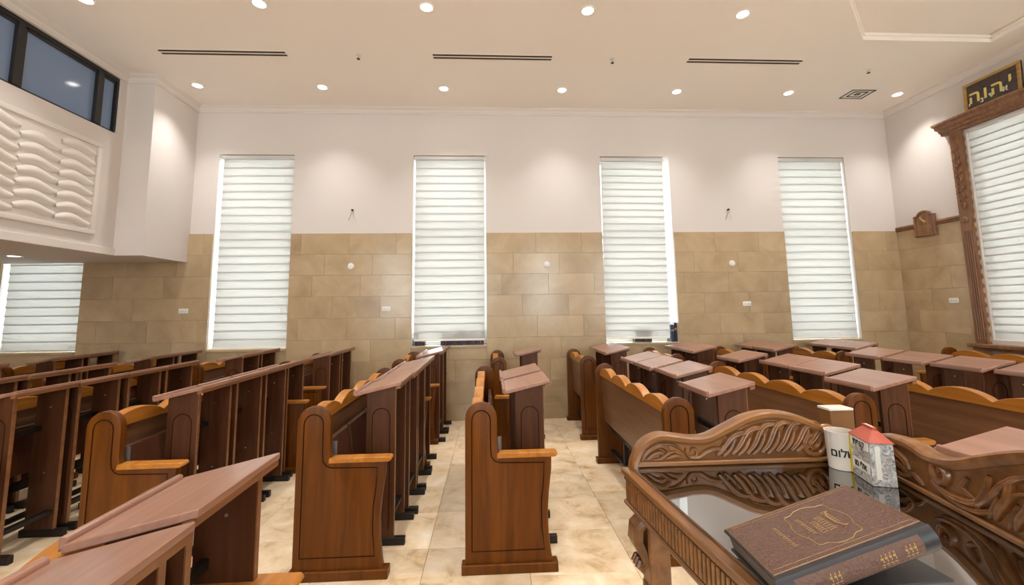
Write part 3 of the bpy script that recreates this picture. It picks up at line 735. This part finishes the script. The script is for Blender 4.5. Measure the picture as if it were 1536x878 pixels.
lectern_leg(lx(1.48)+.07, 1.48, -1, 1); lectern_leg(lx(.62)+.07, .62, -1, -1); lectern_leg(rx(1.46)-.03, 1.47, 1, 1); lectern_leg(rx(.62)-.03, .62, 1, -1)
# gallery boards
def cat(pts, n=6):
    out = []
    for i in range(len(pts)-1):
        p0, p1, p2, p3 = pts[max(i-1, 0)], pts[i], pts[i+1], pts[min(i+2, len(pts)-1)]
        for k in range(n):
            t = k/n; out.append(tuple(.5*((2*b)+(-a+c)*t+(2*a-5*b+4*c-d)*t*t+(-a+3*b-3*c+d)*t**3) for a, b, c, d in zip(p0, p1, p2, p3)))
    return out+[tuple(pts[-1])]
def gallery(origin, ang, prof, strokes, th=.03):
    """board frame: s along the board, t up, n out of the face towards the reader"""
    M = Matrix.Translation((origin[0]-.9, origin[1]-1.05, TZ+.0)) @ Matrix.Rotation(ang, 4, 'Z')
    poly = cat(prof); s0, s1 = poly[0][0], poly[-1][0]
    full = [(s0, 0)]+poly+[(s1, 0)]
    b = MB().prism(full, 0, th, 'y'); b.xf(M); b = b.build('gallery_board', 'lectern_wood_x', lec, smooth=False)
    # moulded rim along the top
    m = MB(); sec = [(-.016, .0), (-.016, -.012), (-.006, -.022), (.0, -.024), (th+.002, -.024), (th+.006, -.01), (th+.006, .004), (.5*th, .009), (-.010, .006)]
    V = []; F = []; N = len(poly); K = len(sec)
    for i, (s, t) in enumerate(poly):
        a = poly[max(i-1, 0)]; c = poly[min(i+1, N-1)]; d = Vector((c[0]-a[0], c[1]-a[1])).normalized(); nn = Vector((-d.y, d.x))
        for (q, h) in sec: V.append((s+nn.x*h, q, max(t+nn.y*h, -.0)))
    for i in range(N-1):
        for k in range(K): F.append((i*K+k, (i+1)*K+k, (i+1)*K+(k+1) % K, i*K+(k+1) % K))
    F.append(tuple(range(K))); F.append(tuple((N-1)*K+k for k in range(K-1, -1, -1)))
    m.add(V, F); m.xf(M); m.build('rim', 'lectern_wood_x', b, ang=25)
    m = MB().box(s0+.005, s1-.002, -.014, 0, .010, .026); m.xf(M); m.build('base_moulding', 'lectern_wood_x', b, bevel=.004)
    for pts, wd, hh in strokes:
        P = cat(pts, 5); n = len(P); mb = MB(); K = 8; V = []; F = []
        for i, (s, t) in enumerate(P):
            a = P[max(i-1, 0)]; c = P[min(i+1, n-1)]; d = Vector((c[0]-a[0], c[1]-a[1])).normalized(); nn = Vector((-d.y, d.x))
            u = i/(n-1); ww = wd*(.25+.75*math.sin(PI*min(1, u*.85+.12))**.8); h = hh*(.35+.65*math.sin(PI*min(1, u*.8+.15)))
            for k in range(K+1):
                q = k/K; v = (q-.5)*2
                ridge = (1-abs(v)**2.2)*h - .35*h*math.exp(-((v-.1)/.16)**2)   # leaf with a central vein
                V.append((s+nn.x*v*ww, -max(ridge, -.002), t+nn.y*v*ww))
        for i in range(n-1):
            for k in range(K): F.append((i*(K+1)+k, (i+1)*(K+1)+k, (i+1)*(K+1)+k+1, i*(K+1)+k+1))
        mb.add(V, F); mb.xf(M); mb.build('carved_leaf', 'carved_wood', b, ang=70)
def spiral(cx, cy, r, a0, turns, n=14, sgn=1):
    return [(cx+r*(1-.8*i/n)*math.cos(a0+sgn*2*PI*turns*i/n), cy+r*(1-.8*i/n)*math.sin(a0+sgn*2*PI*turns*i/n)) for i in range(n+1)]
BO = (.486, 1.543)
prof = [(.0, .0), (.006, .030), (.036, .083), (.092, .111), (.151, .107), (.211, .099), (.270, .102), (.345, .134), (.42, .166), (.494, .178), (.567, .169), (.639, .145), (.70, .116), (.77, .09), (.835, .075)]
st = []
# small leaf at the low end
st += [([(.035, .035), (.06, .062), (.10, .078), (.125, .062), (.118, .045)], .012, .012), ([(.05, .032), (.08, .052), (.105, .052), (.10, .038)], .009, .012),
       ([(.075, .03), (.10, .034), (.13, .052), (.155, .056)], .008, .010), ([(.12, .032), (.15, .042), (.175, .036)], .009, .009), ([(.09, .075), (.13, .082), (.165, .068), (.185, .05)], .006, .008)]
st += [(spiral(.212, .055, .026, 2.6, 1.1), .006, .010), ([(.20, .034), (.235, .036), (.26, .052), (.30, .062), (.335, .05), (.30, .044)], .010, .013)]
# large acanthus fanning towards the peak
for k in range(7):
    u = k/6; bx_, bz_ = .30+.028*k*1.9, .040+.002*k
    tx, tz = .395+.052*k, [.112, .128, .14, .146, .144, .136, .122][k]
    st.append(([(bx_, bz_), (bx_+.028, bz_+.030), (bx_+(tx-bx_)*.62, bz_+(tz-bz_)*.86), (tx, tz), (tx+.022, tz-.012), (tx+.014, tz-.026)], .0145, .017))
    st.append(([(bx_+.02, bz_-.004), (bx_+.045, bz_+.018), (bx_+.062, bz_+.045), (bx_+.07, bz_+.07)], .009, .014))
st += [(spiral(.645, .075, .058, 1.9, 1.35, 20, -1), .012, .018), (spiral(.645, .075, .024, .6, 1.0, 10, -1), .010, .020)]
st += [([(.70, .05), (.73, .075), (.76, .07), (.79, .045)], .012, .014), ([(.69, .03), (.74, .04), (.80, .032)], .009, .010)]
st += [([(.33, .095), (.41, .135), (.49, .152), (.57, .143), (.64, .12)], .005, .006)]
gallery(BO, 0, prof, st)
# right board, running from the far corner towards the reader; its face looks left
ang2 = math.atan2(-1.0, -.219)
RO = (rx(1.525), 1.525)
def rs(y): return (1.525-y)*math.hypot(1, .219)
prof2 = [(0.0, .085), (rs(1.45), .115), (rs(1.386), .133), (rs(1.299), .138), (rs(1.238), .126), (rs(1.179), .131), (rs(1.125), .146), (rs(1.045), .182), (rs(.949), .222), (rs(.86), .245), (rs(.77), .25), (rs(.68), .23), (rs(.60), .19), (rs(.54), .13)]
st2 = [([(.09, .04), (.11, .07), (.16, .095), (.20, .08), (.215, .055)], .014, .016), ([(.12, .04), (.15, .062), (.19, .058), (.215, .036)], .012, .015), ([(.16, .036), (.2, .034), (.24, .05), (.27, .03)], .010, .013),
       (spiral(.345, .092, .034, 2.4, 1.15, 16), .010, .016), ([(.31, .06), (.36, .045), (.43, .05), (.49, .085), (.53, .13), (.58, .165), (.64, .17)], .013, .016),
       ([(.33, .045), (.39, .032), (.46, .04), (.52, .075), (.56, .12), (.62, .14)], .010, .014), ([(.43, .11), (.41, .08), (.44, .065)], .009, .012)]
for k in range(8):
    a = .47+.05*k
    st2.append(([(a+.03, .14+.006*k), (a+.02, .105), (a-.005, .07), (a-.02, .04)], .013, .018))
    st2.append(([(a+.045, .10), (a+.03, .065), (a+.01, .035)], .009, .014))
st2 += [(spiral(.80, .10, .055, 1.9, 1.3, 18), .013, .018)]
gallery(RO, ang2, prof2, st2)

# ------------------------------------------------------------------ things on the lectern
GZ = TZ+.0095
plain('cover_brown', sr(92, 62, 48), .45, bump=.5, bscale=160); plain('cover_black', sr(38, 37, 41), .4); plain('page_grey', sr(96, 90, 84), .8)
Bc, Lc, Rc = Vector((.802, .993, 1.096)), Vector((.518, 1.008, 1.003)), Vector((.789, .793, 1.104))
ex = (Lc-Bc).normalized(); ey = (Rc-Bc); ey = (ey-ex*ey.dot(ex)).normalized(); ez = ex.cross(ey)
if ez.z < 0: ez = -ez
BT = .046; a_, b_ = .30, .20
bk = thing('prayer_book', 'large brown leather book with gold lettering lying on the glass', 'book')
bk.matrix_world = Matrix(((ex.x, ey.x, ez.x, Bc.x-ez.x*BT), (ex.y, ey.y, ez.y, Bc.y-ez.y*BT), (ex.z, ey.z, ez.z, Bc.z-ez.z*BT), (0, 0, 0, 1)))
fc = MB().box(0, a_, 0, b_, BT-.006, BT).build('front_cover', 'cover_black', bk, bevel=.002)
MB().box(0, a_, 0, b_, 0, .006).build('back_cover', 'cover_black', bk, bevel=.002)
MB().box(.006, a_-.006, .006, b_-.004, .006, BT-.006).build('page_block', 'page_grey', bk, smooth=False)
sp = [(b_-.002, 0)]+[(b_+.010*math.sin(PI*k/8), BT*k/8) for k in range(1, 8)]+[(b_-.002, BT)]
spn = MB().prism(sp, 0, a_, 'x').build('spine', 'cover_black', bk)
MB().prism([(b_+.0005+.0105*math.sin(PI*(.12+.76*k/6)), BT*(.12+.76*k/6)) for k in range(7)]+[(b_-.004, BT*.88), (b_-.004, BT*.12)], .03, a_-.03, 'x').build('spine_label', 'cover_brown', spn)
MB().box(.003, a_-.004, .002, b_-.012, BT-.001, BT+.0012).build('cover_panel', 'cover_brown', fc, bevel=.0006)
def gold_loop(pts, r=.0007, mat='gold', par=fc, closed=True): return MB().tube([(x, y, BT+.0014) for x, y in pts], r, 4, closed=closed).build('gilt_line', mat, par, smooth=False)
gold_loop([(.016, .012), (a_-.016, .012), (a_-.016, b_-.026), (.016, b_-.026)], .0004)
gold_loop([(.004, .003), (a_-.006, .003), (a_-.006, b_-.014), (.004, b_-.014)], .0006)
cxm, cym = .135, .098
car = []
for k in range(48):
    t = 2*PI*k/48; rr = 1+.06*math.cos(8*t); car.append((cxm+.052*rr*abs(math.cos(t))**.6*(1 if math.cos(t) > 0 else -1), cym+.066*rr*abs(math.sin(t))**.7*(1 if math.sin(t) > 0 else -1)))
gold_loop(car, .0009)
def gilt_words(x, y0_, y1_, h):
    m = MB(); y = y0_
    while y < y1_:
        d = random.uniform(.003, .006); m.box(x-h/2, x+h/2, y, y+.0013, BT+.001, BT+.0018); m.box(x-h/2, x-h/2+.0013, y, y+d, BT+.001, BT+.0018)
        if random.random() < .5: m.box(x+h/2-.0013, x+h/2, y, y+d, BT+.001, BT+.0018)
        y += d+.0022
    m.build('lettering', 'gold', fc, smooth=False)
for x, ya, yb, h in ((.108, .065, .105, .010), (.128, .075, .125, .014), (.145, .085, .125, .012), (.163, .06, .12, .007), (.215, .06, .135, .006)): gilt_words(x, ya, yb, h)
gold_loop([(cxm-.035+.012*math.sin(t), cym+.03*math.cos(t)) for t in [PI*k/10 for k in range(11)]], .0018, closed=False)
for x0_, n in ((.045, 3), (.085, 4), (.19, 3)):
    m = MB()
    for q in range(n):
        for j in range(5):
            tt = .25+.1*j; m.box(x0_+q*.008, x0_+q*.008+.002+.003*(j % 2), b_+.0105*math.sin(PI*tt)-.0002, b_+.0105*math.sin(PI*tt)+.0009, BT*tt, BT*tt+.0035)
    m.build('lettering', 'gold', spn, smooth=False)
# black book underneath that props up the head of the brown one
ub = thing('black_book', 'black book propping up the brown leather book', 'book', (.745, .90, GZ+.0022), .05)
MB().box(-.095, .085, -.10, .10, 0, .004).build('back_cover', 'cover_black', ub); MB().box(-.095, .085, -.10, .10, .042, .046).build('front_cover', 'cover_black', ub)
MB().box(-.09, .08, -.097, .095, .004, .042).build('page_block', 'page_grey', ub, smooth=False); MB().box(-.095, -.091, -.10, .10, .004, .042).build('spine', 'cover_black', ub)
ps = MB().box(-.11, .13, -.12, .05, 0, .002); ps.xf(Matrix.Translation((.845, .80, GZ)) @ Matrix.Rotation(-.25, 4, 'Z'))
tag(ps.build('paper_sheet', 'paper', smooth=False), 'cream sheet of paper under the books', 'paper')
# charity box
stone('newsprint', [sr(70, 68, 66), sr(150, 148, 144), sr(200, 199, 196), sr(226, 225, 222)], 34, .45, 3, val=(.98, 1.0))
plain('red_card', sr(172, 78, 58), .5); plain('yellow_card', sr(214, 190, 52), .5); plain('cup_white', sr(216, 208, 198), .45); plain('ink', sr(24, 22, 22), .6); plain('carton_brown', sr(120, 78, 34), .55)
cb = thing('charity_box', 'newsprint patterned charity box with a red slotted lid', 'box', (1.150, 1.320, GZ), -.27)
def taper(x0, x1, y0, y1, z0, z1, d):
    return MB().add([(x0, y0, z0), (x1, y0, z0), (x1, y1, z0), (x0, y1, z0), (x0+d, y0+d, z1), (x1-d, y0+d, z1), (x1-d, y1-d, z1), (x0+d, y1-d, z1)], [(3, 2, 1, 0), (4, 5, 6, 7), (0, 1, 5, 4), (1, 2, 6, 5), (2, 3, 7, 6), (3, 0, 4, 7)])
bxw, bxd, bxh = .066, .12, .125
taper(0, bxw, 0, bxd, 0, bxh, .002).build('carton', 'newsprint', cb, bevel=.002)
rf = MB().add([(-.002, -.002, bxh), (bxw+.002, -.002, bxh), (bxw+.002, bxd+.002, bxh), (-.002, bxd+.002, bxh), (bxw/2-.006, .035, bxh+.034), (bxw/2+.006, .035, bxh+.034), (bxw/2+.006, bxd-.035, bxh+.034), (bxw/2-.006, bxd-.035, bxh+.034)],
     [(3, 2, 1, 0), (4, 5, 6, 7), (0, 1, 5, 4), (1, 2, 6, 5), (2, 3, 7, 6), (3, 0, 4, 7)]).build('lid', 'red_card', cb, bevel=.001)
MB().box(bxw/2-.007, bxw/2+.007, .032, bxd-.032, bxh+.032, bxh+.040).build('slot_bar', 'red_card', rf, bevel=.0015)
MB().box(bxw/2-.0025, bxw/2+.0025, .040, bxd-.040, bxh+.0395, bxh+.0405).build('coin_slot', 'white_paint', rf, smooth=False)
MB().box(-.0015, .003, bxd-.012, bxd+.0015, .003, bxh-.004).build('edge_strip', 'yellow_card', cb, smooth=False)
LFT = Matrix.Rotation(-PI/2, 4, 'Z') @ Matrix.Rotation(PI/2, 4, 'X')
MB().box(-.0012, .003, .012, bxd-.014, .095, .121).build('label_field', 'white_paint', cb, smooth=False)
MB().box(-.0008, .003, .010, bxd-.014, .028, .058).build('label_field', 'white_paint', cb, smooth=False)
put_text(cb, 'תפוק', .030, 'ink', Matrix.Translation((-.0018, .060, .108)) @ LFT, extrude=.0004, bold=.0006)
put_text(cb, 'ומ ילא', .026, 'ink', Matrix.Translation((-.0014, .058, .043)) @ LFT, extrude=.0004, bold=.0008)
MB().box(.012, .026, -.0015, .003, .02, .115).build('label_field', 'white_paint', cb, smooth=False)
# white cup
cup = thing('white_cup', 'white cup with black Hebrew lettering beside the charity box', 'cup', (1.182, 1.474, GZ))
cp = MB(); n = 28; prof_c = [(.036, 0), (.038, .002), (.043, .118), (.0445, .122), (.041, .122), (.035, .006)]
cp.add([(r*math.cos(2*PI*k/n), r*math.sin(2*PI*k/n), z) for r, z in prof_c for k in range(n)], [(i*n+k, i*n+(k+1) % n, (i+1)*n+(k+1) % n, (i+1)*n+k) for i in range(5) for k in range(n)]+[tuple(range(n-1, -1, -1)), tuple(5*n+k for k in range(n))])
cp.build('body', 'cup_white', cup, ang=40)
lm = text_mesh('םולש', .034, 'ink', .0004, .0008)
for v in lm.vertices:   # wrap the word round the cup
    a = -2.12+v.co.x/.042; rr = .0396+.0008*(v.co.z > 0); z_ = .055+v.co.y; v.co = (rr*math.cos(a)*(1+.045*z_/.1), rr*math.sin(a)*(1+.045*z_/.1), z_)
link('lettering', lm, cup)
cbx = thing('brown_carton', 'small brown carton with a pale top behind the cup', 'box', (1.293, 1.617, TZ), .0)
MB().box(-.046, .046, -.028, .028, 0, .168).build('carton', 'carton_brown', cbx, bevel=.002)
MB().box(-.05, .042, -.032, .03, .168, .176).build('top', 'cup_white', cbx, bevel=.001)
